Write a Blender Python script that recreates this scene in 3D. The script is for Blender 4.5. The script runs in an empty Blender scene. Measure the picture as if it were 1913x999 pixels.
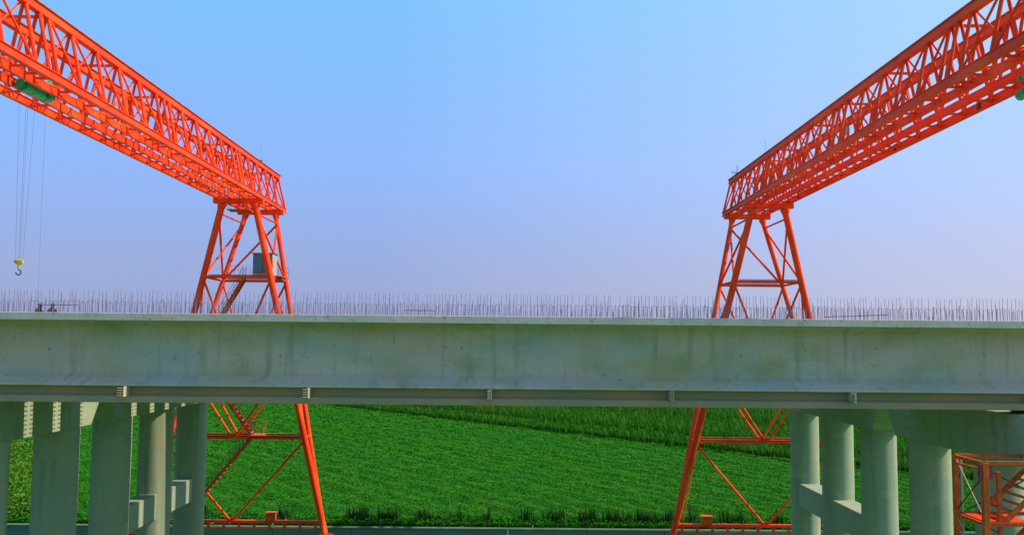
import bpy, bmesh, math, random
import numpy as np
from mathutils import Vector, Matrix, Quaternion
random.seed(7); rng = np.random.default_rng(11)
R = math.radians
EYE = 12.0

# ------------------------------------------------------------------ camera, light, exposure
scn = bpy.context.scene
COL = scn.collection
cam_d = bpy.data.cameras.new('camera'); cam = bpy.data.objects.new('camera', cam_d); COL.objects.link(cam)
cam_d.sensor_width = 36; cam_d.lens = 36*1700/1913; cam_d.clip_end = 20000; cam_d.clip_start = 0.1
yaw, pit, roll = R(0.1099), R(4.5918), 0.009
F = Vector((math.sin(yaw)*math.cos(pit), math.cos(yaw)*math.cos(pit), math.sin(pit)))
Rt = Vector((math.cos(yaw), -math.sin(yaw), 0)); U = Rt.cross(F)
c_, s_ = math.cos(roll), math.sin(roll)
R2 = Rt*c_ + U*s_; U2 = U*c_ - Rt*s_
m3 = Matrix((R2, U2, -F)).transposed()
cam.matrix_world = Matrix.Translation((0, 0, EYE)) @ m3.to_4x4()
scn.camera = cam

SUN_DIR = Vector((0.745, -0.02, 0.66)).normalized()
sd = bpy.data.lights.new('sun', 'SUN'); sd.energy = 5.0; sd.angle = R(0.5); sd.color = (1.0, 0.68, 0.54)
so = bpy.data.objects.new('sun', sd); COL.objects.link(so)
so.rotation_euler = SUN_DIR.to_track_quat('Z', 'Y').to_euler()
world = bpy.data.worlds.new('World'); scn.world = world; world.use_nodes = True
wn = world.node_tree; wn.nodes.clear()
wo = wn.nodes.new('ShaderNodeOutputWorld'); bg = wn.nodes.new('ShaderNodeBackground')
sky = wn.nodes.new('ShaderNodeTexSky'); sky.sky_type = 'NISHITA'; sky.sun_disc = False
sky.sun_elevation = math.asin(SUN_DIR.z); sky.sun_rotation = math.atan2(SUN_DIR.x, SUN_DIR.y)
sky.air_density = 1.0; sky.dust_density = 1.2; sky.ozone_density = 1.5; sky.altitude = 0
bg.inputs['Strength'].default_value = 0.10
tc = wn.nodes.new('ShaderNodeTexCoord'); sx = wn.nodes.new('ShaderNodeSeparateXYZ')
ramp = wn.nodes.new('ShaderNodeValToRGB')          # evening haze colour of the air by height above the horizon
wn.links.new(tc.outputs['Generated'], sx.inputs[0])
mx = wn.nodes.new('ShaderNodeMath'); mx.operation = 'MULTIPLY_ADD'
mx.inputs[1].default_value = 0.16; wn.links.new(sx.outputs['X'], mx.inputs[0]); wn.links.new(sx.outputs['Z'], mx.inputs[2])
wn.links.new(sx.outputs['Z'], ramp.inputs[0])
cr = ramp.color_ramp
SKY = [(0.0, (0.285, 0.325, 0.60)), (0.09, (0.285, 0.375, 0.74)), (0.19, (0.262, 0.475, 1.0)),
       (0.30, (0.225, 0.53, 1.03)), (0.38, (0.20, 0.57, 1.05)), (1.0, (0.12, 0.40, 0.95))]
cr.elements[0].position, cr.elements[0].color = 0.0, (*SKY[0][1], 1)
cr.elements[1].position, cr.elements[1].color = 1.0, (*SKY[-1][1], 1)
for p, c in SKY[1:-1]:
    e = cr.elements.new(p); e.color = (*c, 1)
ramp2 = wn.nodes.new('ShaderNodeMapRange'); ramp2.inputs[1].default_value = -0.15; ramp2.inputs[2].default_value = 0.75
wn.links.new(sx.outputs['X'], ramp2.inputs[0])
warm = wn.nodes.new('ShaderNodeMixRGB'); warm.blend_type = 'ADD'
warm.inputs[2].default_value = (0.30, 0.24, 0.13, 1)
wn.links.new(ramp2.outputs[0], warm.inputs[0]); wn.links.new(ramp.outputs[0], warm.inputs[1])
scl = wn.nodes.new('ShaderNodeVectorMath'); scl.operation = 'SCALE'; scl.inputs['Scale'].default_value = 0.86/0.10
wn.links.new(warm.outputs[0], scl.inputs[0])
mixs = wn.nodes.new('ShaderNodeMixRGB'); mixs.inputs[0].default_value = 0.82
wn.links.new(sky.outputs[0], mixs.inputs[1]); wn.links.new(scl.outputs[0], mixs.inputs[2])
wn.links.new(mixs.outputs[0], bg.inputs['Color']); wn.links.new(bg.outputs[0], wo.inputs[0])
scn.view_settings.view_transform = 'Standard'; scn.view_settings.look = 'None'
scn.view_settings.exposure = 0.32; scn.view_settings.gamma = 1.0
scn.render.engine = 'CYCLES'; scn.cycles.max_bounces = 6; scn.cycles.diffuse_bounces = 3

# ------------------------------------------------------------------ materials
def mat(name, col, rough=0.7, metal=0.0, spec=0.3, var=None, bump=None, translucent=0.0, island=0.0, layers=()):
    """var=(scale, colour2, contrast) large noise; bump=(scale,strength); layers: extra (scale,xyz,colour,lo,hi)"""
    m = bpy.data.materials.new(name); m.use_nodes = True
    nt = m.node_tree; n = nt.nodes; L = nt.links
    b = n['Principled BSDF']; out = n['Material Output']
    b.inputs['Base Color'].default_value = (*col, 1); b.inputs['Roughness'].default_value = rough
    b.inputs['Metallic'].default_value = metal; b.inputs['Specular IOR Level'].default_value = spec
    geo = n.new('ShaderNodeNewGeometry'); cur = None
    def noise(scale, det=5, xyz=(1, 1, 1)):
        mp = n.new('ShaderNodeMapping'); mp.inputs['Scale'].default_value = xyz
        L.new(geo.outputs['Position'], mp.inputs[0])
        t = n.new('ShaderNodeTexNoise'); t.inputs['Scale'].default_value = scale; t.inputs['Detail'].default_value = det
        L.new(mp.outputs[0], t.inputs[0]); return t
    allv = list(layers)
    if var: allv.insert(0, (var[0], (1, 1, 1), var[1], 0.5-var[2], 0.5+var[2]))
    for sc, xyz, c2, lo, hi in allv:
        t = noise(sc, 5, xyz); mr = n.new('ShaderNodeMapRange')
        mr.inputs[1].default_value = lo; mr.inputs[2].default_value = hi; L.new(t.outputs[0], mr.inputs[0])
        mm = n.new('ShaderNodeMixRGB'); L.new(mr.outputs[0], mm.inputs[0])
        if cur: L.new(cur, mm.inputs[1])
        else: mm.inputs[1].default_value = (*col, 1)
        mm.inputs[2].default_value = (*c2, 1); cur = mm.outputs[0]
    if island:
        hs = n.new('ShaderNodeHueSaturation'); ma = n.new('ShaderNodeMapRange')
        ma.inputs[3].default_value = 1-island; ma.inputs[4].default_value = 1+island
        L.new(geo.outputs['Random Per Island'], ma.inputs[0]); L.new(ma.outputs[0], hs.inputs['Value'])
        if cur: L.new(cur, hs.inputs['Color'])
        else: hs.inputs['Color'].default_value = (*col, 1)
        cur = hs.outputs[0]
    if cur: L.new(cur, b.inputs['Base Color'])
    if bump:
        t = noise(bump[0], 6); bp = n.new('ShaderNodeBump'); bp.inputs['Strength'].default_value = bump[1]
        bp.inputs['Distance'].default_value = 0.05
        L.new(t.outputs[0], bp.inputs['Height']); L.new(bp.outputs[0], b.inputs['Normal'])
    if translucent:
        tr = n.new('ShaderNodeBsdfTranslucent'); ms = n.new('ShaderNodeMixShader'); ms.inputs[0].default_value = translucent
        if cur: L.new(cur, tr.inputs[0])
        else: tr.inputs[0].default_value = (*col, 1)
        L.new(b.outputs[0], ms.inputs[1]); L.new(tr.outputs[0], ms.inputs[2]); L.new(ms.outputs[0], out.inputs[0])
    return m

M = {}
M['orange'] = mat('orange paint', (0.93, 0.078, 0.008), 0.52, spec=0.16, var=(0.9, (0.80, 0.052, 0.008), 0.16), layers=[(0.35, (1, 1, 1), (0.92, 0.11, 0.016), 0.52, 0.66), (5, (1, 1, 1), (0.42, 0.06, 0.02), 0.62, 0.72)])
M['orange_old'] = mat('worn orange paint', (0.62, 0.13, 0.015), 0.6, spec=0.15, var=(5, (0.40, 0.08, 0.02), 0.15))
M['girder'] = mat('stained girder concrete', (0.50, 0.495, 0.37), 0.85, spec=0.1,
   layers=[(0.28, (1, 1, 2.0), (0.40, 0.40, 0.19), 0.42, 0.68), (0.34, (1, 1.3, 2.6), (0.34, 0.46, 0.40), 0.46, 0.70), (0.8, (1, 1, 1.5), (0.30, 0.37, 0.18), 0.52, 0.74), (0.22, (1.5, 1, 1), (0.52, 0.46, 0.38), 0.50, 0.72),
           (1.1, (2.6, 1, 0.22), (0.26, 0.30, 0.20), 0.55, 0.80), (3.0, (3.0, 1, 0.3), (0.33, 0.35, 0.26), 0.60, 0.85), (4.5, (1, 1, 1), (0.24, 0.29, 0.22), 0.63, 0.78), (22, (1, 1, 1), (0.16, 0.20, 0.15), 0.66, 0.72)], bump=(9, 0.25))
M['flange'] = mat('brown flange concrete', (0.36, 0.29, 0.165), 0.88, spec=0.08,  # browner than the web, with random blotches
   layers=[(0.3, (1, 1, 1), (0.25, 0.28, 0.155), 0.42, 0.62), (1.0, (1, 1, .4), (0.24, 0.27, 0.16), 0.52, 0.78), (5, (1, 1, 1), (0.24, 0.27, 0.18), 0.62, 0.76)], bump=(9, 0.25))
M['concrete'] = mat('pier concrete', (0.31, 0.44, 0.30), 0.88, spec=0.06, var=(0.6, (0.26, 0.38, 0.27), 0.2),
   layers=[(1.1, (3, 3, 0.16), (0.19, 0.26, 0.18), 0.55, 0.85), (0.8, (1, 1, 2.5), (0.33, 0.42, 0.27), 0.55, 0.6), (12, (1, 1, 1), (0.24, 0.30, 0.21), 0.6, 0.75)], bump=(10, 0.25))
M['deck'] = mat('slab concrete', (0.66, 0.64, 0.54), 0.85, spec=0.1, var=(0.8, (0.52, 0.53, 0.42), 0.2), layers=[(6, (1, 1, 1), (0.30, 0.33, 0.26), 0.6, 0.75)], bump=(9, 0.2))
M['rebar'] = mat('rusty steel bar', (0.15, 0.13, 0.17), 0.6, metal=0.2, spec=0.4)
M['pale_steel'] = mat('pale steel and sunlit stub edges', (0.42, 0.40, 0.26), 0.7, metal=0.0, spec=0.4)  # pale tower steel; on the girder stubs it paints sunlight into the colour
M['tower'] = mat('weathered scaffold paint', (0.66, 0.15, 0.025), 0.65, spec=0.1, var=(5, (0.42, 0.10, 0.025), 0.15))
M['green'] = mat('green machine paint', (0.008, 0.48, 0.16), 0.4, spec=0.3, var=(4, (0.006, 0.30, 0.10), 0.2))
M['yellow'] = mat('yellow hook paint', (0.42, 0.40, 0.03), 0.5)
M['dark'] = mat('dark steel', (0.05, 0.055, 0.06), 0.5, metal=0.5)
M['black'] = mat('black recess', (0.02, 0.02, 0.02), 0.6)
M['glass'] = mat('cabin glass', (0.03, 0.16, 0.15), 0.08, spec=0.8)
M['cabin'] = mat('cabin panel', (0.34, 0.40, 0.37), 0.5)
M['cabin_frame'] = mat('cabin frame', (0.22, 0.05, 0.04), 0.5)
M['wall'] = mat('canal wall concrete', (0.10, 0.27, 0.26), 0.9, spec=0.05, var=(0.5, (0.08, 0.21, 0.19), 0.2), bump=(6, 0.2))
M['wall_top'] = mat('pale coping', (0.12, 0.22, 0.15), 0.9, spec=0.05, var=(1.2, (0.07, 0.15, 0.08), 0.2))
M['yard'] = mat('yard ground', (0.08, 0.27, 0.03), 0.95, spec=0.05, var=(0.3, (0.11, 0.22, 0.04), 0.2), bump=(4, 0.4))  # unseen ground, made green to bounce green light onto the bridge
M['soil'] = mat('dark green field soil', (0.014, 0.060, 0.008), 0.95, spec=0.05, var=(0.8, (0.012, 0.04, 0.010), 0.2), bump=(3, 0.5))  # dark green ground colour with random variation
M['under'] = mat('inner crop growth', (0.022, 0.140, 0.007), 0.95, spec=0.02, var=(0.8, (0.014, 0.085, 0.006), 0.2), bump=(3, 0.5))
M['far'] = mat('distant crop', (0.030, 0.165, 0.010), 0.95, spec=0.02, var=(0.05, (0.042, 0.155, 0.012), 0.2), bump=(1.5, 0.8))
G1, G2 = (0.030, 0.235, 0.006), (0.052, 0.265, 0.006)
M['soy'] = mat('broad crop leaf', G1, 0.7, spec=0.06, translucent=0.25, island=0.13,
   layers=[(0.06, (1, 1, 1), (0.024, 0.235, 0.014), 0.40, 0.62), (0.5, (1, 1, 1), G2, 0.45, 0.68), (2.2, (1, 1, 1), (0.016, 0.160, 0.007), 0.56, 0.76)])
M['weed'] = mat('bright weed leaf', (0.052, 0.225, 0.014), 0.7, spec=0.06, translucent=0.3, island=0.3, var=(0.5, (0.10, 0.24, 0.015), 0.15))
M['corn'] = mat('tall crop leaf', (0.034, 0.205, 0.009), 0.7, spec=0.06, translucent=0.3, island=0.18,
   layers=[(0.09, (1, 1, 1), (0.060, 0.185, 0.010), 0.45, 0.65), (1.0, (1, 1, 1), (0.022, 0.11, 0.014), 0.5, 0.75)])
M['reed'] = mat('dark reed blade', (0.022, 0.095, 0.018), 0.7, spec=0.06, translucent=0.2, island=0.35)
M['cloth_a'] = mat('dark jacket cloth', (0.03, 0.035, 0.05), 0.9)
M['cloth_b'] = mat('grey shirt cloth', (0.10, 0.10, 0.13), 0.9)
M['skin'] = mat('skin', (0.32, 0.17, 0.11), 0.6)
M['lamp'] = mat('grey lamp housing', (0.30, 0.32, 0.40), 0.4)

# ------------------------------------------------------------------ helpers
def tag(o, label=None, cat=None, group=None, kind=None):
    if label: o['label'] = label
    if cat: o['category'] = cat
    if group: o['group'] = group
    if kind: o['kind'] = kind
    return o
def empty(name, loc=(0, 0, 0), label=None, cat=None, group=None):
    o = bpy.data.objects.new(name, None); o.empty_display_size = 0.3; COL.objects.link(o); o.location = loc
    return tag(o, label, cat, group)
class MB:
    """collects shapes in world coordinates"""
    def __init__(s): s.v = []; s.f = []
    def add(s, vs, fs):
        k = len(s.v); s.v += [tuple(v) for v in vs]; s.f += [tuple(i+k for i in f) for f in fs]; return s
    def box(s, x0, x1, y0, y1, z0, z1):
        vs = [(x, y, z) for x in (x0, x1) for y in (y0, y1) for z in (z0, z1)]
        return s.add(vs, [(0, 1, 3, 2), (4, 6, 7, 5), (0, 4, 5, 1), (2, 3, 7, 6), (0, 2, 6, 4), (1, 5, 7, 3)])
    def frame(s, a, b, up=(0, 0, 1)):
        a = Vector(a); b = Vector(b); d = (b-a).normalized(); u = Vector(up)
        if abs(d.dot(u)) > 0.98: u = Vector((0, 1, 0))
        x = d.cross(u).normalized(); y = x.cross(d)
        return a, b, x, y
    def bar(s, a, b, w, h, up=(0, 0, 1)):
        a, b, x, y = s.frame(a, b, up)
        vs = [p + x*i*w/2 + y*j*h/2 for p in (a, b) for i, j in ((-1, -1), (1, -1), (1, 1), (-1, 1))]
        return s.add(vs, [(3, 2, 1, 0), (4, 5, 6, 7), (0, 1, 5, 4), (1, 2, 6, 5), (2, 3, 7, 6), (3, 0, 4, 7)])
    def tube(s, a, b, r, n=10, r2=None):
        a, b, x, y = s.frame(a, b); r2 = r if r2 is None else r2; vs = []
        for p, q in ((a, r), (b, r2)):
            for i in range(n):
                t = 2*math.pi*i/n; vs.append(p + x*math.cos(t)*q + y*math.sin(t)*q)
        fs = [(i, (i+1) % n, n+(i+1) % n, n+i) for i in range(n)]
        return s.add(vs, fs + [tuple(range(n))[::-1], tuple(range(n, 2*n))])
    def path(s, pts, r, n=6):
        for a, b in zip(pts, pts[1:]): s.tube(a, b, r, n)
        return s
    def prism(s, prof, x0, x1, axis='x'):
        """closed outline of (y,z) pairs run along x (or (x,z) along y)"""
        n = len(prof)
        vs = [((X, p[0], p[1]) if axis == 'x' else (p[0], X, p[1])) for X in (x0, x1) for p in prof]
        return s.add(vs, [tuple(range(n))[::-1], tuple(range(n, 2*n))] + [(i, (i+1) % n, n+(i+1) % n, n+i) for i in range(n)])
    def build(s, name, m, parent=None, smooth=False, bevel=0):
        me = bpy.data.meshes.new(name); me.from_pydata(s.v, [], s.f); me.materials.append(m)
        bm = bmesh.new(); bm.from_mesh(me); bmesh.ops.recalc_face_normals(bm, faces=bm.faces)
        bm.to_mesh(me); bm.free()
        o = bpy.data.objects.new(name, me); COL.objects.link(o)
        if smooth:
            me.polygons.foreach_set('use_smooth', [True]*len(me.polygons))
            md = o.modifiers.new('edge', 'EDGE_SPLIT'); md.split_angle = R(40)
        if bevel:
            md = o.modifiers.new('bevel', 'BEVEL'); md.width = bevel; md.segments = 2; md.limit_method = 'ANGLE'
        if parent: put(o, parent)
        return o
def wloc(o):
    v = Vector(o.location)
    while o.parent: o = o.parent; v += Vector(o.location)
    return v
def put(o, parent):
    """parent a world-coordinate mesh (all scales and rotations of parents are identity)"""
    o.parent = parent; o.location = Vector(o.location) - wloc(parent)
def quads(name, V, m, parent=None):
    """V: (n,4,3) numpy array of separate quads"""
    n = len(V); me = bpy.data.meshes.new(name)
    me.vertices.add(n*4); me.vertices.foreach_set('co', V.astype(np.float32).ravel())
    me.loops.add(n*4); me.loops.foreach_set('vertex_index', np.arange(n*4, dtype=np.int32))
    me.polygons.add(n); me.polygons.foreach_set('loop_start', np.arange(0, n*4, 4, dtype=np.int32))
    me.update(calc_edges=True); me.materials.append(m)
    o = bpy.data.objects.new(name, me); COL.objects.link(o); return o

# ------------------------------------------------------------------ ground, canal wall
GZ = -1.2
tag(MB().add([(-2500, -600, GZ), (2500, -600, GZ), (2500, 59.2, GZ), (-2500, 59.2, GZ)], [(0, 1, 2, 3)]).build('yard_ground', M['yard']), kind='structure')
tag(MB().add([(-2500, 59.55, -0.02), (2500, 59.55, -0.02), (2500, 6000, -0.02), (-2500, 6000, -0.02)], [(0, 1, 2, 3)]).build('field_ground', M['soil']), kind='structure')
wl = empty('retaining_wall', (0, 59.4, GZ), 'low grey concrete wall with joints along the front edge of the green field', 'wall')
w = MB(); x = -120.0
while x < 120: w.box(x+0.015, x+4.985, 59.2, 59.55, GZ, -0.03); x += 5
w.build('wall_panels', M['wall'], wl, bevel=0.01)
w = MB(); x = -120.0
while x < 120: w.box(x+0.01, x+4.99, 59.15, 59.62, -0.028, 0.06); x += 5
w.build('coping', M['wall_top'], wl, bevel=0.01)

# ------------------------------------------------------------------ crops
LA, LB = np.array((-33.2, 162.5)), np.array((28.2, 91.7))          # line where the tall crop starts
LD = (LB-LA)/np.linalg.norm(LB-LA); LN = np.array((-LD[1], LD[0])); LN = LN if LN[1] > 0 else -LN
def side(P): return (P-LA) @ LN
def seen(P, pad=12):
    return np.abs(P[:, 0]) < P[:, 1]*0.60+pad
def leaves(P, z, size, flat=0.5):
    n = len(P); a = rng.uniform(0, 2*np.pi, n); tx = rng.normal(0, flat, n); ty = rng.normal(0, flat, n)
    u = np.stack([np.cos(a), np.sin(a), tx], 1); v = np.stack([-np.sin(a), np.cos(a), ty], 1)
    u /= np.linalg.norm(u, axis=1)[:, None]; v /= np.linalg.norm(v, axis=1)[:, None]
    c = np.stack([P[:, 0], P[:, 1], z], 1); su = size[:, None]*0.5; sv = su*rng.uniform(0.55, 0.85, n)[:, None]
    return np.stack([c-u*su, c-v*sv, c+u*su, c+v*sv], 1)
def canopy(P):
    return 0.50 + 0.07*np.sin(P[:, 0]*0.9+np.sin(P[:, 1]*0.7)*2) + 0.05*np.sin(P[:, 0]*2.7+P[:, 1]*1.9)
parts = []
for y0, y1, dens, sz in ((60.1, 72, 190, .14), (72, 90, 130, .165), (90, 120, 80, .21), (120, 172, 45, .30)):
    wd = y1*1.2+16; n = int(wd*(y1-y0)*dens)
    P = np.stack([rng.uniform(-wd/2, wd/2, n), rng.uniform(y0, y1, n)], 1)
    P = P[seen(P) & (side(P) < 0.2)]
    h = canopy(P)*np.clip((P[:, 1]-59.9)*1.4, 0.35, 1)
    z = h - np.abs(rng.normal(0, 0.05, len(P))) + 0.04
    parts.append(leaves(P, z, sz*rng.uniform(0.6, 1.3, len(P)), 0.32))
n = 26000; P = np.stack([rng.uniform(-44, 44, n), 59.75+np.abs(rng.normal(0, .3, n))], 1)
parts.append(leaves(P, rng.uniform(.02, .5, n)*np.clip((P[:, 1]-59.5)*1.6, .3, 1)+.05, rng.uniform(.09, .2, n), 0.9))
tag(quads('broadleaf_crop', np.concatenate(parts), M['soy']), 'dense low green crop filling the near field', 'crop', kind='stuff')
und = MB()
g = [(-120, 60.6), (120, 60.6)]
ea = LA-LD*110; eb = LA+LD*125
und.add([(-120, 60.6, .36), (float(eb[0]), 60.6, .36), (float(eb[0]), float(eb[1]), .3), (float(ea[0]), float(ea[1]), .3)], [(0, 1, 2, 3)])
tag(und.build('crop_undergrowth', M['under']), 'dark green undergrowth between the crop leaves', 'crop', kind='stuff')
# bright weeds at far left, taller
n = 60000; P = np.stack([rng.uniform(-62, -29, n), rng.uniform(60.2, 100, n)], 1)
P = P[(P[:, 0] < -P[:, 1]*0.475) & seen(P, 3)]
z = (canopy(P)+0.35)*np.clip((P[:, 1]-59.9)*1.2, 0.35, 1)-np.abs(rng.normal(0, 0.15, len(P)))
tag(quads('bright_weeds', leaves(P, z, rng.uniform(.18, .42, len(P)), 0.9), M['weed']), 'bright yellow green weeds behind the left bridge columns', 'weeds', kind='stuff')
# blades
def blades(P, z0, h, w, lean, droop=True):
    n = len(P); a = rng.uniform(0, 2*np.pi, n); d = np.stack([np.cos(a), np.sin(a), np.zeros(n)], 1)
    s = np.stack([-np.sin(a), np.cos(a), np.zeros(n)], 1); up = np.array([0, 0, 1.0])
    b = np.stack([P[:, 0], P[:, 1], z0], 1); h = h[:, None]; w = w[:, None]; l = lean[:, None]
    m = b + d*l*0.35 + up*h*0.7; t = b + d*l + up*h*(0.92 if droop else 1.0)
    q1 = np.stack([b-s*w/2, b+s*w/2, m+s*w/2, m-s*w/2], 1); q2 = np.stack([m-s*w/2, m+s*w/2, t+s*w*.12, t-s*w*.12], 1)
    return np.concatenate([q1, q2])
parts = []
bands = [(0, 4.6, 1.45), (5.6, 21, 2.05), (22, 60, 2.5), (61, 110, 2.9)]
for b0, b1, hh in bands:
    rows = np.arange(b0, b1, 0.75)
    for r_ in rows:
        st = 0.26 if r_ - b0 < 4 else 0.40
        t = np.arange(-60, 135, st); t = t + rng.uniform(-.12, .12, len(t))
        P = LA + LD*t[:, None] + LN*(r_ + rng.normal(0, .09, len(t)))[:, None]
        k = seen(P) & (P[:, 1] < 205) & (P[:, 1] > 61); P = P[k]
        if not len(P): continue
        for q in range(3):
            n = len(P); H = hh*rng.uniform(.8, 1.1, n)
            hb = np.zeros(n) if q == 0 else H*rng.uniform(.35, .75, n)
            parts.append(blades(P+rng.normal(0, .06, (n, 2)), hb, np.where(hb == 0, H, H*rng.uniform(.35, .55, n)), rng.uniform(.06, .11, n)*(1.4 if q else 1), rng.uniform(.1, .45, n)))
tag(quads('tall_crop', np.concatenate(parts), M['corn']), 'tall leafy crop in bands beyond the low crop', 'crop', kind='stuff')
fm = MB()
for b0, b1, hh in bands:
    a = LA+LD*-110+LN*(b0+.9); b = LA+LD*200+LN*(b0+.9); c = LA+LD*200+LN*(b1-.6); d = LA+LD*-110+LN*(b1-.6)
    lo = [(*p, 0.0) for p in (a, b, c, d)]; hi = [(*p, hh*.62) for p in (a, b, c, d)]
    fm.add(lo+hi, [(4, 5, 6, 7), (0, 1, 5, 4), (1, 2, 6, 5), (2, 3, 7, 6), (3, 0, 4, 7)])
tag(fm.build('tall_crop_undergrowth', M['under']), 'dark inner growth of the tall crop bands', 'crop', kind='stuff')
a = LA+LD*-900+LN*111; b = LA+LD*900+LN*111; c = b+LN*4000; d = a+LN*4000
tag(MB().add([(*p, 1.4) for p in (a, b, c, d)], [(0, 1, 2, 3)]).build('distant_field', M['far']), kind='structure')
# dark reeds on the field edge
parts = []
for x0, x1, n in ((-15.0, -14.0, 60), (-10.6, -9.2, 190), (-8.4, -6.9, 220), (-6.2, -4.4, 200), (-4.0, -2.6, 40), (-1.9, -1.2, 70), (0.4, 1.4, 60), (2.3, 3.6, 120), (3.9, 5.6, 210), (6.4, 10.6, 430), (11.2, 12.2, 60), (13.9, 15.9, 180), (17, 19, 90),
                  (-27, -19, 190), (-45, -34, 400)):
    n = int(n*1.0); cx = rng.uniform(x0, x1, max(3, int((x1-x0)*5))); hc = rng.uniform(.5, 1.35, len(cx)); ii = rng.integers(0, len(cx), n)
    P = np.stack([cx[ii]+rng.normal(0, .2, n), 60.1+np.abs(rng.normal(0, .35, n))], 1)
    parts.append(blades(P, np.zeros(n), hc[ii]*rng.uniform(.6, 1.1, n), rng.uniform(.04, .08, n), rng.uniform(0, .22, n), False))
tag(quads('reeds', np.concatenate(parts), M['reed']), 'dark reed tufts on the field edge above the wall', 'reeds', kind='stuff')
# pale dry litter on the coping edge
P = np.stack([rng.uniform(-40, 40, 700), rng.uniform(59.7, 60.3, 700)], 1)
tag(quads('dry_litter', leaves(P, rng.uniform(.06, .16, 700), rng.uniform(.06, .22, 700), .3), mat('dry litter', (.35, .40, .16), .9, island=.5)), 'pale dry grass scraps along the wall top', 'litter', kind='stuff')

# ------------------------------------------------------------------ bridge piers
def cap(name, xc, y0, y1, z0, hw, t0=0.8):
    t = 0.8
    o = MB().prism([(y0, 10.0), (y1, 10.0), (y1, 9.75), (y1-t, z0), (y0+t0, z0), (y0, 9.75 if t0 else z0+.3)], xc-hw, xc+hw).build(name, M['concrete'], None, bevel=0.03)
    return o
COLY = [29.15, 33.9, 38.6, 43.4, 48.2]
def pier(xc, zb, rad, tag_side, hw, top_tie, face):
    A = empty('bridge_pier', (xc, 31, GZ), f'near half of the bridge pier {tag_side}, two columns under a cap', 'pier')
    B = empty('bridge_pier', (xc, 43, GZ), f'far half of the bridge pier {tag_side}, three columns with tie beams', 'pier')
    put(cap('cap_beam', xc, 26.0, 35.8, zb, hw, 0), A); put(cap('cap_beam', xc, 36.45, 50.4, zb, hw), B)
    for i, y in enumerate(COLY):
        P = A if i < 2 else B
        MB().tube((xc, y, GZ), (xc, y, zb+0.01), rad, 48).build('column', M['concrete'], P, smooth=True)
    for i in range(4):
        if i < 2: continue
        y0, y1 = COLY[i]+rad*.7, COLY[i+1]-rad*.7
        if i == 0 or i > 1 or True:
            MB().box(xc+face-0.0, xc-face, y0, y1, top_tie-1.15, top_tie).build('tie_beam', M['concrete'], A if i < 1 else B, bevel=0.02)
    for P, rng_ in ((A, (27.5, 29.45, 31.3, 33.2)), (B, (37.4, 39.8, 41.7, 43.6, 45.6, 47.5))):
        for y in rng_: MB().box(xc-.35, xc+.35, y-.22, y+.22, 10.0, 10.14).build('bearing_pad', M['dark'], P)
pier(-16.6, 8.67, 0.77, 'at left', .73, 4.8, -0.38)
pier(15.5, 8.53, 0.72, 'by the stair tower', .8, 4.8, -0.5)
pier(-49.0, 8.6, 0.77, 'beyond the left edge', .6, 4.8, -0.42)

# ------------------------------------------------------------------ bridge girders
XL, XR = -50.0, 17.2
def rods(parent, name, pts, mesh_fn, label=None, max_parts=100, keep=None):
    """pts: list of (x,y,z,tilt_x,tilt_y,scale). 100 copies as parts, the rest one stuff part"""
    pts = sorted(pts, key=lambda p: abs(p[0]-(keep or 0)))
    proto = mesh_fn().build(name, M['rebar'])
    me = proto.data; first = True
    for p in pts[:max_parts]:
        o = proto if first else proto.copy()
        if not first: COL.objects.link(o)
        first = False
        o.parent = parent; o.location = Vector(p[:3]) - wloc(parent); o.rotation_euler = (p[3], p[4], 0); o.scale = (1, 1, p[5])
    vs = [v.co.copy() for v in me.vertices]; fs = [tuple(f.vertices) for f in me.polygons]
    rest = MB()
    for p in pts[max_parts:]:
        mt = Matrix.Translation(p[:3]) @ Matrix.Rotation(p[4], 4, 'Y') @ Matrix.Rotation(p[3], 4, 'X') @ Matrix.Diagonal((1, 1, p[5], 1))
        rest.add([mt @ v for v in vs], fs)
    if rest.v:
        o = rest.build(name, M['rebar'], parent); o['kind'] = 'stuff'
TOP = 12.70
fg = empty('bridge_girder', (0, 27.1, 10.12), 'long stained concrete girder spanning the whole picture, its slab edge bristling with bars', 'girder')
# slab, web and lower flange of the outer girder
MB().box(XL, XR, 26.40, 28.0, TOP-.215, TOP).build('slab', M['deck'], fg, bevel=0.012)
MB().prism([(26.95, TOP-.217), (27.16, 12.34), (27.16, 10.95), (26.52, 10.645), (26.52, 10.60), (27.65, 10.60),
            (27.65, 10.75), (27.42, 11.06), (27.42, 12.34), (27.6, TOP-.217)], XL, XR).build('web', M['girder'], fg, bevel=0.012)
MB().prism([(26.78, 10.597), (26.78, 10.36), (26.60, 10.30), (26.60, 10.12), (27.65, 10.12), (27.65, 10.597)], XL, XR).build('bottom_flange', M['flange'], fg, bevel=0.012)
for px in (-100, 240, 580, 918, 1255, 1592, 1930):
    X = (px-952)/1700*26.4
    st = MB().box(X-.07, X+.0, 26.42, 26.775, 10.33, 10.59).build('diaphragm_stub', M['concrete'], fg, bevel=0.006)
    MB().box(X+.0, X+.022, 26.27, 26.775, 10.30, 10.597).build('sunlit_edge', M['pale_steel'], st)  # pale strip painted as the sunlit right edge of the stub
    for k in range(4):
        MB().path([(X-.035, 26.43, 10.35+k*.07), (X-.035, 26.17, 10.345+k*.07), (X-.10, 26.12, 10.352+k*.07)], .008, 6).build('bar_end', M['pale_steel'], st)  # bar ends coloured pale as if struck by the sun
pts = []; x = -22.0
while x < 17.0:
    x += rng.uniform(.095, .125)
    pts.append((x, 26.56+rng.uniform(-.02, .02), TOP-.02, rng.normal(0, .03), rng.normal(0, .028), float(rng.choice([.65, .97, 1.0, 1.0, 1.0, 1.0, 1.0, 1.03])*rng.uniform(.96, 1.03))))
rods(fg, 'rebar', pts, lambda: MB().tube((0, 0, 0), (0, 0, .66), .0052, 5))
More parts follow.
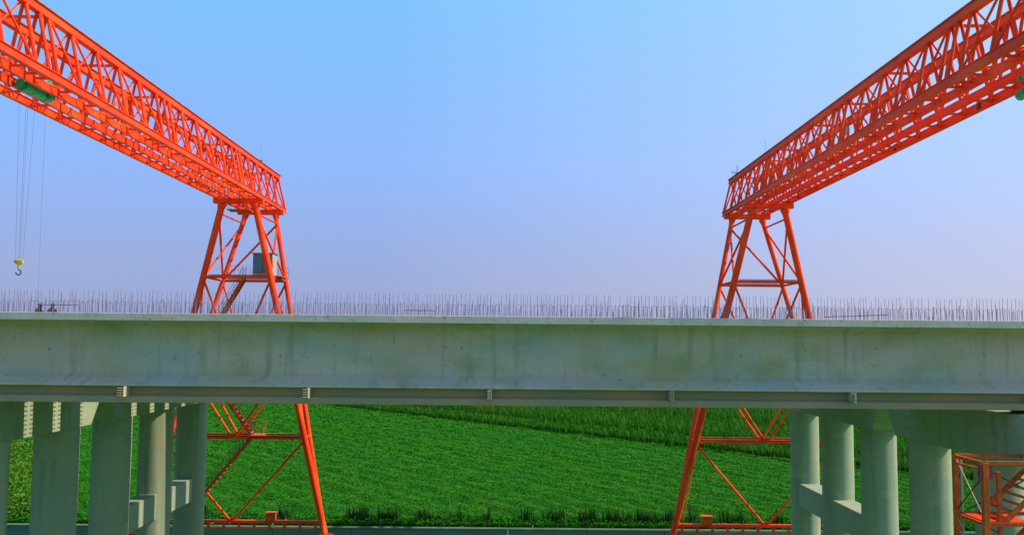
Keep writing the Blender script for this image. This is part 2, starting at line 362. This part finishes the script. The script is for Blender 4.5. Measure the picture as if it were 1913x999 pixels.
pts = []; x = -22.0
while x < 17.0:
    x += .125 if x > 3 else rng.uniform(.11, .2)
    pts.append((x, 26.74+rng.uniform(-.02, .02), TOP-.02, rng.normal(0, .03), rng.normal(0, .03), .92+rng.uniform(-.05, .05)))
def loop():
    n = 8; P = [(-.065, 0, 0), (-.065, 0, .33)] + [(-.065*math.cos(math.pi*i/n), 0, .33+.065*math.sin(math.pi*i/n)) for i in range(1, n)] + [(.065, 0, .33), (.065, 0, 0)]
    return MB().path(P, .0046, 5)
rods(fg, 'stirrup', pts, loop, keep=10)
mb = MB()                                       # back rows of slab bars and the bars that reach into the open joint
x = -22.0
while x < 17:
    x += rng.uniform(.10, .22); h = rng.uniform(.25, .62); l = rng.normal(0, .05)
    mb.tube((x, 27.8, TOP-.02), (x+l*h, 27.8+rng.normal(0, .02), TOP+h), .005, 5)
x = XL
while x < XR:
    mb.tube((x, 27.9, TOP-.1), (x, 28.2, TOP-.1), .02, 4); x += .16
tag(mb.build('joint_rebar', M['rebar'], fg), kind='stuff')
for a, b in (((9.3, 26.9, 12.78), (11.2, 26.9, 12.86)), ((-14.2, 27.4, 12.95), (-13.0, 27.4, 12.95)), ((-3.1, 26.8, 12.86), (-2.2, 26.8, 12.86))):
    MB().tube(a, b, .014, 6).build('cross_rebar', M['rebar'], fg)

spec = [(28.52, 30.03), (30.58, 31.92), (32.47, 33.95), (36.1, 38.52), (39.08, 40.5), (41.02, 42.28), (42.78, 44.4), (44.92, 46.35), (46.82, 48.3)]
gname = ['second girder from the front, just behind the stained front one', 'third girder from the front in the near deck', 'last girder of the near deck beside the wide gap',
  'first girder of the far deck beside the wide gap', 'second girder of the far deck', 'third girder of the far deck', 'fourth girder of the far deck',
  'girder next to the far edge of the bridge', 'outermost girder on the far edge of the bridge']
for (a, b), lab in zip(spec, gname):
    c = (a+b)/2
    g = empty('bridge_girder', (0, c, 10.14), 'plain concrete ' + lab, 'girder', 'girders behind the front girder')
    MB().box(XL, XR, a, b, TOP-.21, TOP).build('slab', M['deck'], g)
    MB().prism([(c-.25, TOP-.212), (c-.11, 12.3), (c-.11, 10.9), (c-.28, 10.7), (c-.28, 10.14), (c+.28, 10.14), (c+.28, 10.7), (c+.11, 10.9), (c+.11, 12.3), (c+.25, TOP-.212)], XL, XR).build('web', M['concrete'], g)
    mb = MB(); x = XL
    while x < XR:
        mb.tube((x, a+.05, TOP-.1), (x, a-.19, TOP-.1), .02, 4).tube((x, b-.05, TOP-.1), (x, b+.19, TOP-.1), .02, 4); x += .17
    if c < 34 or c > 47:
        x = -34.0
        while x < 17:
            x += rng.uniform(.12, .26); h = rng.uniform(.3, .65); l = rng.normal(0, .05)
            mb.tube((x, b-.15, TOP-.02), (x+l*h, b-.15, TOP+h), .0055, 4)
    tag(mb.build('joint_rebar', M['rebar'], g), kind='stuff')

# ------------------------------------------------------------------ gantry cranes
def crane(name, ct, cb, s, label):
    """ct / cb: x centre at the girder / at the ground; s=+1 outer side faces +x (left crane)"""
    C = empty(name, (cb, 55.8, GZ), label, 'gantry crane')
    K = M['orange']
    ZB, ZT = 20.36, 22.5; YN, YF = 7.0, 59.4
    def X(u): return ct + s*u
    # chords
    for u in (-.81, .81):
        MB().bar((X(u), YN, ZT), (X(u), YF-.15, ZT), .24, .26).build('top_chord', K, C, bevel=.01)
        MB().bar((X(u), YN, ZT+.147), (X(u), YF-.15, ZT+.147), .36, .03).build('cover_plate', M['orange_old'], C)
    for u in (-1.28, -.42, .42, 1.28):
        o = MB()
        w_ = .13 if abs(u) < 1 else .19; o.bar((X(u), YN, ZB+.13), (X(u), YF, ZB+.13), w_, .025).bar((X(u), YN, ZB-.13), (X(u), YF, ZB-.13), w_, .025).bar((X(u), YN, ZB), (X(u), YF, ZB), .09, .235)
        o.build('bottom_chord', K, C)
    ys = []
    J = 28.9-10.5*3
    while J < 60:
        ys += [J-.28, J+.28] + [J+1.9+1.87*j for j in range(5)]
        J += 10.5
    ys = [y for y in ys if YN+.3 < y < YF-.6] + [YF-.35]
    ys.sort()
    for i, y in enumerate(ys):
        for tu in (-.81, .81):
            so_ = 1.28 if tu > 0 else -1.28; si = .42 if tu > 0 else -.42
            for bu, r in ((so_, .068), (si, .058)):
                yb = y+.3 if i == len(ys)-1 and bu == so_ else y
                MB().tube((X(tu+(bu-tu)*.08), y, ZT-.08), (X(bu), yb, ZB+.1), r, 8).build('web_post', K, C, smooth=True)
            if i+1 < len(ys) and ys[i+1]-y > 1:
                MB().tube((X(tu+(so_-tu)*.1), y+.08, ZT-.08), (X(so_), ys[i+1]-.08, ZB+.1), .042, 8).build('web_diagonal', K, C, smooth=True)
                MB().tube((X(si), y+.08, ZB+.1), (X(tu+(si-tu)*.1), ys[i+1]-.08, ZT-.08), .036, 8).build('web_diagonal', K, C, smooth=True)
                MB().bar((X(si), y, ZB-.02), (X(so_), ys[i+1], ZB-.02), .055, .055).build('plan_brace', K, C)
            MB().bar((X(si), y, ZB+.03), (X(so_), y, ZB+.03), .075, .075).build('cross_bar', K, C)
        if i % 3 == 0:
            MB().bar((X(-.81), y+.1, ZT-.02), (X(.81), y+.1, ZT-.02), .09, .09).build('cross_bar', K, C)
        if i % 2 == 0:
            MB().tube((X(-.42), y+.15, ZB+.25), (X(.42), y+.15, ZB+.25), .04, 6).build('cross_bar', K, C)
    for yn, far in ((55.8, True), (12.0, False)):
        d = 2.4
        def P(kind, z):         # kind: (x sign (world), y sign)
            sx_, sy_ = kind; t = (19.9-z)/(19.9-1.05)
            half = 0.97 + (5.45-0.97)*t; cx = ct+(cb-ct)*t
            return Vector((cx+sx_*half, yn+sy_*d*(1-t), z))
        zl = (15.62, 10.85, 6.08, 1.05)
        for sy_ in (-1, 1):
            MB().box(ct-1.48, ct+1.48, yn+sy_*d-.17, yn+sy_*d+.17, 19.93, 20.25).build('cap_beam', K, C, bevel=.015)
            for sx_ in (-1, 1):
                r = .195 if sy_ < 0 else .15
                lg = MB().tube(P((sx_, sy_), 19.95), P((sx_, sy_), 0.2), r, 20).build('leg', K, C, smooth=True)
                MB().tube(P((sx_, sy_), 19.93), P((sx_, sy_), 19.6), r*1.5, 16, r*1.02).build('collar', K, lg, smooth=True)
                if s < 0 and far and (sx_, sy_) == (-1, 1):
                    lad = MB(); a = P((sx_, sy_), 10); b = P((sx_, sy_), .9); off = Vector((.10, -.2, 0))
                    lad.tube(a+off, b+off, .02, 5).tube(a+off+Vector((.3, 0, 0)), b+off+Vector((.3, 0, 0)), .02, 5)
                    for k in range(30):
                        p = a.lerp(b, k/29)+off; lad.tube(p-Vector((.12, 0, 0)), p+Vector((.3, 0, 0)), .017, 5)
                    lad.build('ladder', M['orange_old'], lg)
        for zi in zl[:3]:
            for sy_ in (-1, 1):
                MB().tube(P((-1, sy_), zi), P((1, sy_), zi), .085, 12).build('cross_beam', K, C, smooth=True)
                MB().bar(P((-1, sy_), zi)+Vector((.3, 0, .12)), P((1, sy_), zi)+Vector((-.3, 0, .12)), .16, .03).build('beam_flange', M['orange_old'], C)
            for sx_ in (-1, 1):
                MB().tube(P((sx_, -1), zi), P((sx_, 1), zi), .07, 10).build('side_tie', K, C, smooth=True)
        for sx_ in (-1, 1):
            MB().tube(P((sx_, -1), 19.35), P((sx_, 1), 19.35), .055, 10).build('side_tie', K, C, smooth=True)
            MB().tube(P((sx_, -1), 19.2), P((sx_, 1), zl[0]), .065, 10).build('side_brace', K, C, smooth=True)
            MB().tube(P((sx_, 1), 19.2), P((sx_, -1), zl[0]), .065, 10).build('side_brace', K, C, smooth=True)
            MB().tube(P((sx_, -1), zl[0]), P((sx_, 1), zl[1]), .06, 10).build('side_brace', K, C, smooth=True)
            MB().tube(P((sx_, 1), zl[1]), P((sx_, -1), zl[2]), .05, 10).build('side_brace', K, C, smooth=True)
        # far face long diagonal
        MB().tube(P((s, 1), 19.3), P((-s, 1), zl[0]), .07, 10).build('face_brace', K, C, smooth=True)
        for zi, zj in ((zl[0], zl[1]), (zl[1], zl[2]), (zl[2], zl[3])):
            for sy_ in (-1, 1):
                if zj == zl[3] and sy_ > 0: continue
                mid = (P((-1, sy_), zj)+P((1, sy_), zj))/2
                for sx_ in (-1, 1):
                    MB().tube(P((sx_, sy_), zi-.1), mid+Vector((sx_*.12, 0, .08)), .068, 10).build('face_brace', K, C, smooth=True)
                MB().bar(mid+Vector((-.3, 0, .1)), mid+Vector((.3, 0, .1)), .03, .3).build('gusset', K, C)
        # ground beam and travelling feet
        zb = zl[3]; a, b = P((-1, 1), zb), P((1, 1), zb)
        gb = MB().bar((a.x, yn, zb), (b.x, yn, zb), .22, .16).build('ground_beam', K, C, bevel=.01)
        MB().bar((a.x+.3, yn, zb-.42), (b.x-.3, yn, zb-.42), .2, .07).build('lower_beam', M['orange_old'], C)
        n = 11
        for k in range(n+1):
            x = a.x+.4+(b.x-a.x-.8)*k/n
            MB().box(x-.07, x+.07, yn-.07, yn+.07, zb-.39, zb-.08).build('spacer', M['orange_old'], gb)
        for sx_ in (-1, 1):
            p = P((sx_, 1), 0.0); bx = cb+sx_*5.68
            ft = MB().prism([(bx-1.5, -.75), (bx-1.3, -.45), (bx-.35, .35), (bx+.35, .35), (bx+1.3, -.45), (bx+1.5, -.75)], yn-.24, yn+.24, 'y').build('foot', K, C, bevel=.02)
            for dx in (-1.05, 1.05):
                MB().tube((bx+dx, yn-.09, -.80), (bx+dx, yn+.09, -.80), .27, 24).build('wheel', M['dark'], ft, smooth=True)
        if far:
            bx = {1: -14.25, -1: 11.98}[s]
            e = MB().box(bx-.27, bx+.27, yn-.2, yn+.2, zb+.09, zb+.52).build('switch_box', M['orange_old'], C, bevel=.01)
            MB().box(bx-.33, bx+.33, yn-.26, yn+.26, zb+.52, zb+.56).build('lid', M['orange'], e)
    return C, X
# rails on the yard for both cranes
for ry, lab in ((55.8, 'steel crane rail on a concrete strip below the field wall'), (12.0, 'steel crane rail on a concrete strip in front of the bridge')):
    t = empty('crane_rail', (0, ry, GZ), lab, 'rail')
    MB().box(-60, 60, ry-.5, ry+.5, GZ, GZ+.06).build('concrete_strip', M['concrete'], t)
    MB().box(-60, 60, ry-.04, ry+.04, GZ+.062, GZ+.13).build('rail', M['dark'], t)

CL, XLf = crane('gantry_crane', -16.10, -16.62, 1, 'orange lattice gantry crane at left, with an operator cabin and stairs in its legs')
CR, XRf = crane('gantry_crane', 15.25, 15.52, -1, 'orange lattice gantry crane at right, with a ladder up its leg and no cabin')

# left crane: platform, cabin, stairs
pf = MB().box(-18.0, -14.25, 54.9, 56.9, 15.72, 15.78).build('platform', M['orange_old'], CL)
rl = MB()
def rail_run(mb, a, b, h=.6, n=5, r=.006):
    a = Vector(a); b = Vector(b)
    for k in range(n+1):
        p = a.lerp(b, k/n); mb.tube(p, p+Vector((0, 0, h)), r, 5)
    for q in (h, h*.5): mb.tube(a+Vector((0, 0, q)), b+Vector((0, 0, q)), r, 5)
rail_run(rl, (-16.9, 54.95, 15.78), (-15.75, 54.95, 15.78)); rail_run(rl, (-14.1, 54.95, 15.78), (-13.88, 54.95, 15.78), n=2)
rail_run(rl, (-13.88, 54.95, 15.78), (-13.88, 56.9, 15.78)); rail_run(rl, (-16.9, 56.9, 15.78), (-13.88, 56.9, 15.78), n=9)
rl.build('railing', M['dark'], pf)
MB().box(-14.25, -13.85, 54.9, 56.9, 15.72, 15.78).build('side_deck', M['orange_old'], pf)
cb_ = MB().box(-15.62, -14.42, 55.05, 56.1, 15.80, 17.12).build('cabin', M['cabin'], CL, bevel=.02)
MB().box(-15.68, -14.36, 54.99, 56.16, 17.122, 17.17).build('roof', M['cabin_frame'], cb_, bevel=.01)
MB().box(-15.66, -14.38, 55.0, 56.14, 15.74, 15.797).build('base_frame', M['cabin_frame'], cb_)
for a, b, z0, z1 in ((-15.56, -15.06, 15.98, 17.04), (-15.00, -14.80, 16.55, 17.04), (-15.00, -14.80, 15.98, 16.49), (-14.74, -14.50, 15.98, 17.04)):
    wdw = MB().box(a, b, 55.02, 55.045, z0, z1).build('window', M['glass'], cb_)
    fr = MB()
    for q in ((a-.03, a, z0-.03, z1+.03), (b, b+.03, z0-.03, z1+.03), (a, b, z0-.03, z0), (a, b, z1, z1+.03)): fr.box(q[0], q[1], 55.005, 55.046, q[2], q[3])
    fr.build('frame', M['cabin_frame'], wdw)
wdw = MB().box(-15.645, -15.622, 55.3, 56.1, 16.1, 16.95).build('window', M['glass'], cb_)
def stair(a, b, y, wdt=.55, h=.7):
    """flight from a=(x,z) down to b"""
    A = Vector((a[0], y, a[1])); B = Vector((b[0], y, b[1])); st = MB()
    st.bar(A, B, .04, .17)
    n = max(6, int(abs(a[1]-b[1])/.24))
    f = st.build('stair_flight', M['orange_old'], CL)
    MB().bar(A+Vector((0, wdt, 0)), B+Vector((0, wdt, 0)), .04, .17).build('stringer', M['orange_old'], f)
    for k in range(n):
        p = A.lerp(B, (k+.5)/n)
        MB().box(p.x-.11, p.x+.11, y+.03, y+wdt-.03, p.z-.015, p.z+.015).build('tread', M['lamp'] if k % 3 == 0 else M['orange_old'], f)
    hr = MB()
    for o in (0, wdt):
        for q in (h, h*.55): hr.tube(A+Vector((0, o, q)), B+Vector((0, o, q)), .012, 5)
        for k in range(0, n+1, 2):
            p = A.lerp(B, k/n)+Vector((0, o, 0)); hr.tube(p, p+Vector((0, 0, h)), .010, 5)
    hr.build('handrail', M['dark'], f)
stair((-16.2, 15.6), (-18.9, 10.9), 55.1); stair((-18.9, 10.9), (-15.45, 6.25), 55.15); stair((-15.5, 6.05), (-19.9, .6), 55.2)
ld = MB().box(-15.6, -14.75, 54.9, 56.2, 6.17, 6.23).build('landing', M['orange'], CL)
rl = MB(); rail_run(rl, (-15.6, 54.95, 6.23), (-14.75, 54.95, 6.23), .8, 4); rail_run(rl, (-14.75, 54.95, 6.23), (-14.75, 56.2, 6.23), .8, 4); rail_run(rl, (-15.6, 56.2, 6.23), (-14.75, 56.2, 6.23), .8, 4)
rl.build('railing', M['orange_old'], ld)
ld = MB().box(-18.9-.5, -18.7, 54.9, 56.2, 10.83, 10.89).build('landing', M['orange_old'], CL)
# small service cage under the girder
sp = MB().box(-16.45, -15.15, 52.9, 53.15, 19.38, 19.45).box(-16.45, -15.15, 52.3, 52.9, 19.40, 19.45).build('service_platform', M['orange_old'], CL)
rl = MB(); rail_run(rl, (-16.45, 52.3, 19.45), (-16.45, 53.1, 19.45), .55, 3); rail_run(rl, (-16.45, 52.3, 19.45), (-15.7, 52.3, 19.45), .55, 3)
rl.build('railing', M['dark'], sp)
lad = MB(); lad.tube((-15.55, 52.2, 19.4), (-15.55, 52.2, 20.9), .022, 5).tube((-15.2, 52.2, 19.4), (-15.2, 52.2, 20.9), .022, 5)
for k in range(8): lad.tube((-15.55, 52.2, 19.5+k*.18), (-15.2, 52.2, 19.5+k*.18), .016, 5)
lad.build('ladder', M['orange'], sp)
MB().tube((-15.3, 55.0, 22.6), (-15.3, 55.0, 24.1), .004, 5).box(-15.36, -15.24, 54.95, 55.05, 22.62, 22.85).build('mast', M['dark'], CL)
ar = MB().tube((14.44, 57.4, 22.6), (14.44, 57.4, 23.3), .018, 5).tube((14.6, 57.4, 22.75), (13.9, 56.8, 22.72), .022, 5).tube((13.95, 56.85, 22.75), (14.35, 57.2, 22.9), .012, 5)
ar.box(14.36, 14.52, 57.3, 57.5, 22.62, 22.8).build('lamp_arm', M['dark'], CR)
MB().tube((15.0, 53.0, 22.6), (15.0, 53.0, 24.0), .008, 5).build('mast', M['dark'], CR)
MB().box(13.88, 13.98, 37.0, 37.2, 20.7, 20.95).build('floodlight', M['lamp'], CR, bevel=.02)
for y in (31.5, 38.5): MB().box(16.45, 16.6, y-.12, y+.12, 20.25, 20.55).build('junction_box', M['dark'], CR, bevel=.01)

# ------------------------------------------------------------------ hoists
def hoist(x, y0, y1, z, label, hook_z=None, hook_y=None):
    H = empty('electric_hoist', (x, (y0+y1)/2, z), label, 'hoist')
    L = y1-y0; m = M['green']
    MB().tube((x, y0+L*.22, z), (x, y1-L*.10, z), .185, 24).build('drum_casing', m, H, smooth=True, bevel=.02)
    mo = MB().tube((x, y1-L*.10, z), (x, y1, z), .16, 20).build('motor', m, H, smooth=True)
    g = MB().tube((x, y0+L*.06, z), (x, y0+L*.22, z), .215, 20).build('gearbox', m, H, smooth=True)
    MB().tube((x, y0-.02, z+.03), (x, y0+L*.06, z+.03), .13, 16).build('brake_cover', m, H, smooth=True)
    for q in (.36, .8): MB().tube((x, y0+L*q-.03, z), (x, y0+L*q+.03, z), .20, 24).build('band', m, H, smooth=True)
    for q in (.16, .74):
        y = y0+L*q; MB().box(x-.07, x+.07, y-.16, y+.16, z+.18, z+.42).box(x-.28, x+.28, y-.05, y+.05, z+.30, z+.38).build('hanger', m, H, bevel=.01)
        for sx_ in (-1, 1):
            for dy in (-.12, .12): MB().tube((x+sx_*.27, y+dy, z+.38), (x+sx_*.31, y+dy, z+.38), .09, 14).build('trolley_wheel', M['green'], H, smooth=True)
    MB().box(x+.20, x+.34, y0+L*.75, y0+L*.88, z-.14, z+.16).build('control_box', m, H, bevel=.01)
    if hook_z:
        for dx, dy in ((-.07, -.09), (.07, -.09), (-.07, .09), (.07, .09)):
            MB().tube((x+dx*2.2, hook_y+dy*2.5, z-.15), (x+dx, hook_y+dy, hook_z+.10), .0035, 5).build('rope', M['dark'], H)
        MB().tube((x+.15, y1-.5, z-.1), (x+.2, y1-.45, 11.3), .003, 5).build('control_cable', M['dark'], H)
        hb = MB().tube((x-.05, hook_y, hook_z), (x+.05, hook_y, hook_z), .10, 24).tube((x-.085, hook_y, hook_z), (x-.055, hook_y, hook_z), .088, 24).tube((x+.055, hook_y, hook_z), (x+.085, hook_y, hook_z), .088, 24)
        hb.box(x-.13, x+.13, hook_y-.07, hook_y+.07, hook_z-.03, hook_z+.06)
        b = hb.build('hook_block', M['yellow'], H, smooth=True)
        MB().tube((x, hook_y, hook_z-.12), (x, hook_y, hook_z-.24), .045, 12, .03).build('shank', M['yellow'], b, smooth=True)
        P = [(x, hook_y, hook_z-.24)] + [(x+.085*math.sin(t)-0.0, hook_y, hook_z-.34+.085*math.cos(t)) for t in [R(v) for v in range(0, 271, 30)]]
        MB().path(P, .02, 8).build('hook', M['dark'], b, smooth=True)
    return H
hoist(-16.10, 29.25, 31.15, 20.24, 'green hoist under the left crane girder with a yellow hook block hanging on ropes', 14.42, 29.75)
hoist(15.75, 25.3, 27.65, 19.70, 'green hoist under the right crane girder at the right edge of the picture')

# ------------------------------------------------------------------ stair tower at right
T = empty('stair_tower', (13.9, 25.7, GZ), 'orange scaffold stair tower in front of the right pier', 'stair tower')
x0, x1, y0, y1 = 12.78, 15.9, 24.75, 26.35
zt = 8.85; K = M['tower']; KO = M['tower']
for x in (x0, x1):
    for y, wd in ((y0, .16), (y1, .13)):
        MB().bar((x, y, GZ), (x, y, zt), wd, wd).build('post', K, T, bevel=.01)
MB().bar((x0+.14, y1-.04, GZ), (x0+.14, y1-.04, zt-.1), .06, .06).build('inner_post', M['pale_steel'], T)
MB().bar((x0+.42, y0+.1, GZ), (x0+.42, y0+.1, zt-.25), .10, .10).build('inner_post', K, T)
MB().box(x0-.16, x0+.20, y0-.06, y0+.06, zt-.42, zt-.03).build('gusset', M['cabin_frame'], T, bevel=.01)
lev = [zt-1.62*k for k in range(6)]
for k, z in enumerate(lev):
    for y in (y0, y1): MB().bar((x0, y, z), (x1, y, z), .09, .09).build('rail', KO, T)
    for x in (x0, x1): MB().bar((x, y0, z-.02), (x, y1, z-.02), .08, .08).build('rail', KO, T)
    if k == 0: MB().bar((x0, y0, z-.2), (x0, y1, z-.2), .05, .05).build('rail', K, T)
    if k:
        MB().box(x0+.05, x0+1.25, y0+.05, y1-.05, z+.02, z+.05).build('landing', M['orange'], T)
        a = z+.05
        if k > 0:
            st = MB(); A = Vector((x0+.55, y0+.12, z+.03)); B = Vector((x0+2.3, y0+.12, lev[k-1]+.03)); wdt = 1.3
            f = st.bar(A, B, .05, .14).build('stair_flight', KO, T)
            MB().bar(A+Vector((0, wdt, 0)), B+Vector((0, wdt, 0)), .05, .14).build('stringer', KO, f)
            for q in range(9):
                p = A.lerp(B, (q+.5)/9); MB().box(p.x-.09, p.x+.09, p.y+.03, p.y+wdt-.03, p.z-.012, p.z+.012).build('tread', M['orange_old'], f)
        MB().tube((x0, y1, lev[k-1]-.05), (x0, y0, z+.05), .02, 6).build('side_brace', M['pale_steel'], T)
        MB().tube((x0, y0, lev[k-1]-.3), (x0, y1, z+.1), .018, 6).build('side_brace', M['dark'], T)
        MB().tube((x0+.3, y1, z+.1), (x1, y1, lev[k-1]-.1), .018, 6).build('back_brace', M['dark'], T)
        MB().tube((x0+.3, y1, lev[k-1]-.1), (x1, y1, z+.1), .018, 6).build('back_brace', M['dark'], T)
MB().tube((x0+.75, y1-.1, zt-.25), (x0+.75, y1-.1, zt-1.6), .012, 6).build('drop_rod', M['pale_steel'], T)

# ------------------------------------------------------------------ two crouching workers on the far deck
def person(x, y, z, turn, m, label, bend):
    P = empty('person', (x, y, z), label, 'person')
    J = {'pelvis': (0, 0, .36, .15), 'chest': (0, -bend, .72, .165), 'neck': (0, -bend-.10, .90, .065), 'head': (0, -bend-.14, 1.02, .10),
         'crown': (0, -bend-.15, 1.12, .07)}
    names = list(J); vs = [J[n] for n in names]; es = [(0, 1), (1, 2), (2, 3), (3, 4)]
    for s in (-1, 1):
        k = len(vs); vs += [(s*.12, .02, .34, .10), (s*.20, -.38, .48, .085), (s*.17, -.12, .09, .055), (s*.17, -.30, .04, .04)]
        es += [(0, k), (k, k+1), (k+1, k+2), (k+2, k+3)]
        k = len(vs); vs += [(s*.19, -bend, .78, .07), (s*.27, -bend-.18, .56, .05), (s*.16, -bend-.38, .42, .035), (s*.14, -bend-.46, .38, .03)]
        es += [(1, k), (k, k+1), (k+1, k+2), (k+2, k+3)]
    me = bpy.data.meshes.new('body'); me.from_pydata([v[:3] for v in vs], es, [])
    o = bpy.data.objects.new('body', me); COL.objects.link(o); me.materials.append(m)
    md = o.modifiers.new('skin', 'SKIN'); md.use_smooth_shade = True
    for i, v in enumerate(vs): me.skin_vertices[0].data[i].radius = (v[3], v[3])
    me.skin_vertices[0].data[0].use_root = True
    sb = o.modifiers.new('sub', 'SUBSURF'); sb.levels = sb.render_levels = 2
    o.parent = P
    h = MB(); n = 14
    for i in range(5):
        a, b = R(-10+20*i), R(10+20*i)
        h.tube((0, -bend-.14, 1.05+.13*math.sin(a)), (0, -bend-.14, 1.05+.13*math.sin(b)), .13*math.cos(a), n, .13*max(.05, math.cos(b)))
    hh = h.build('helmet', M['dark'], None, smooth=True); hh.parent = P
    P.rotation_euler = (0, 0, turn); P.scale = (.86, .86, .86)
person(-24.7, 47.5, TOP, R(70), M['cloth_a'], 'crouching worker in dark clothes on the deck, left one of the two', .22)
person(-23.85, 47.4, TOP, R(40), M['cloth_b'], 'crouching worker in grey shirt on the deck, right one of the two', .20)
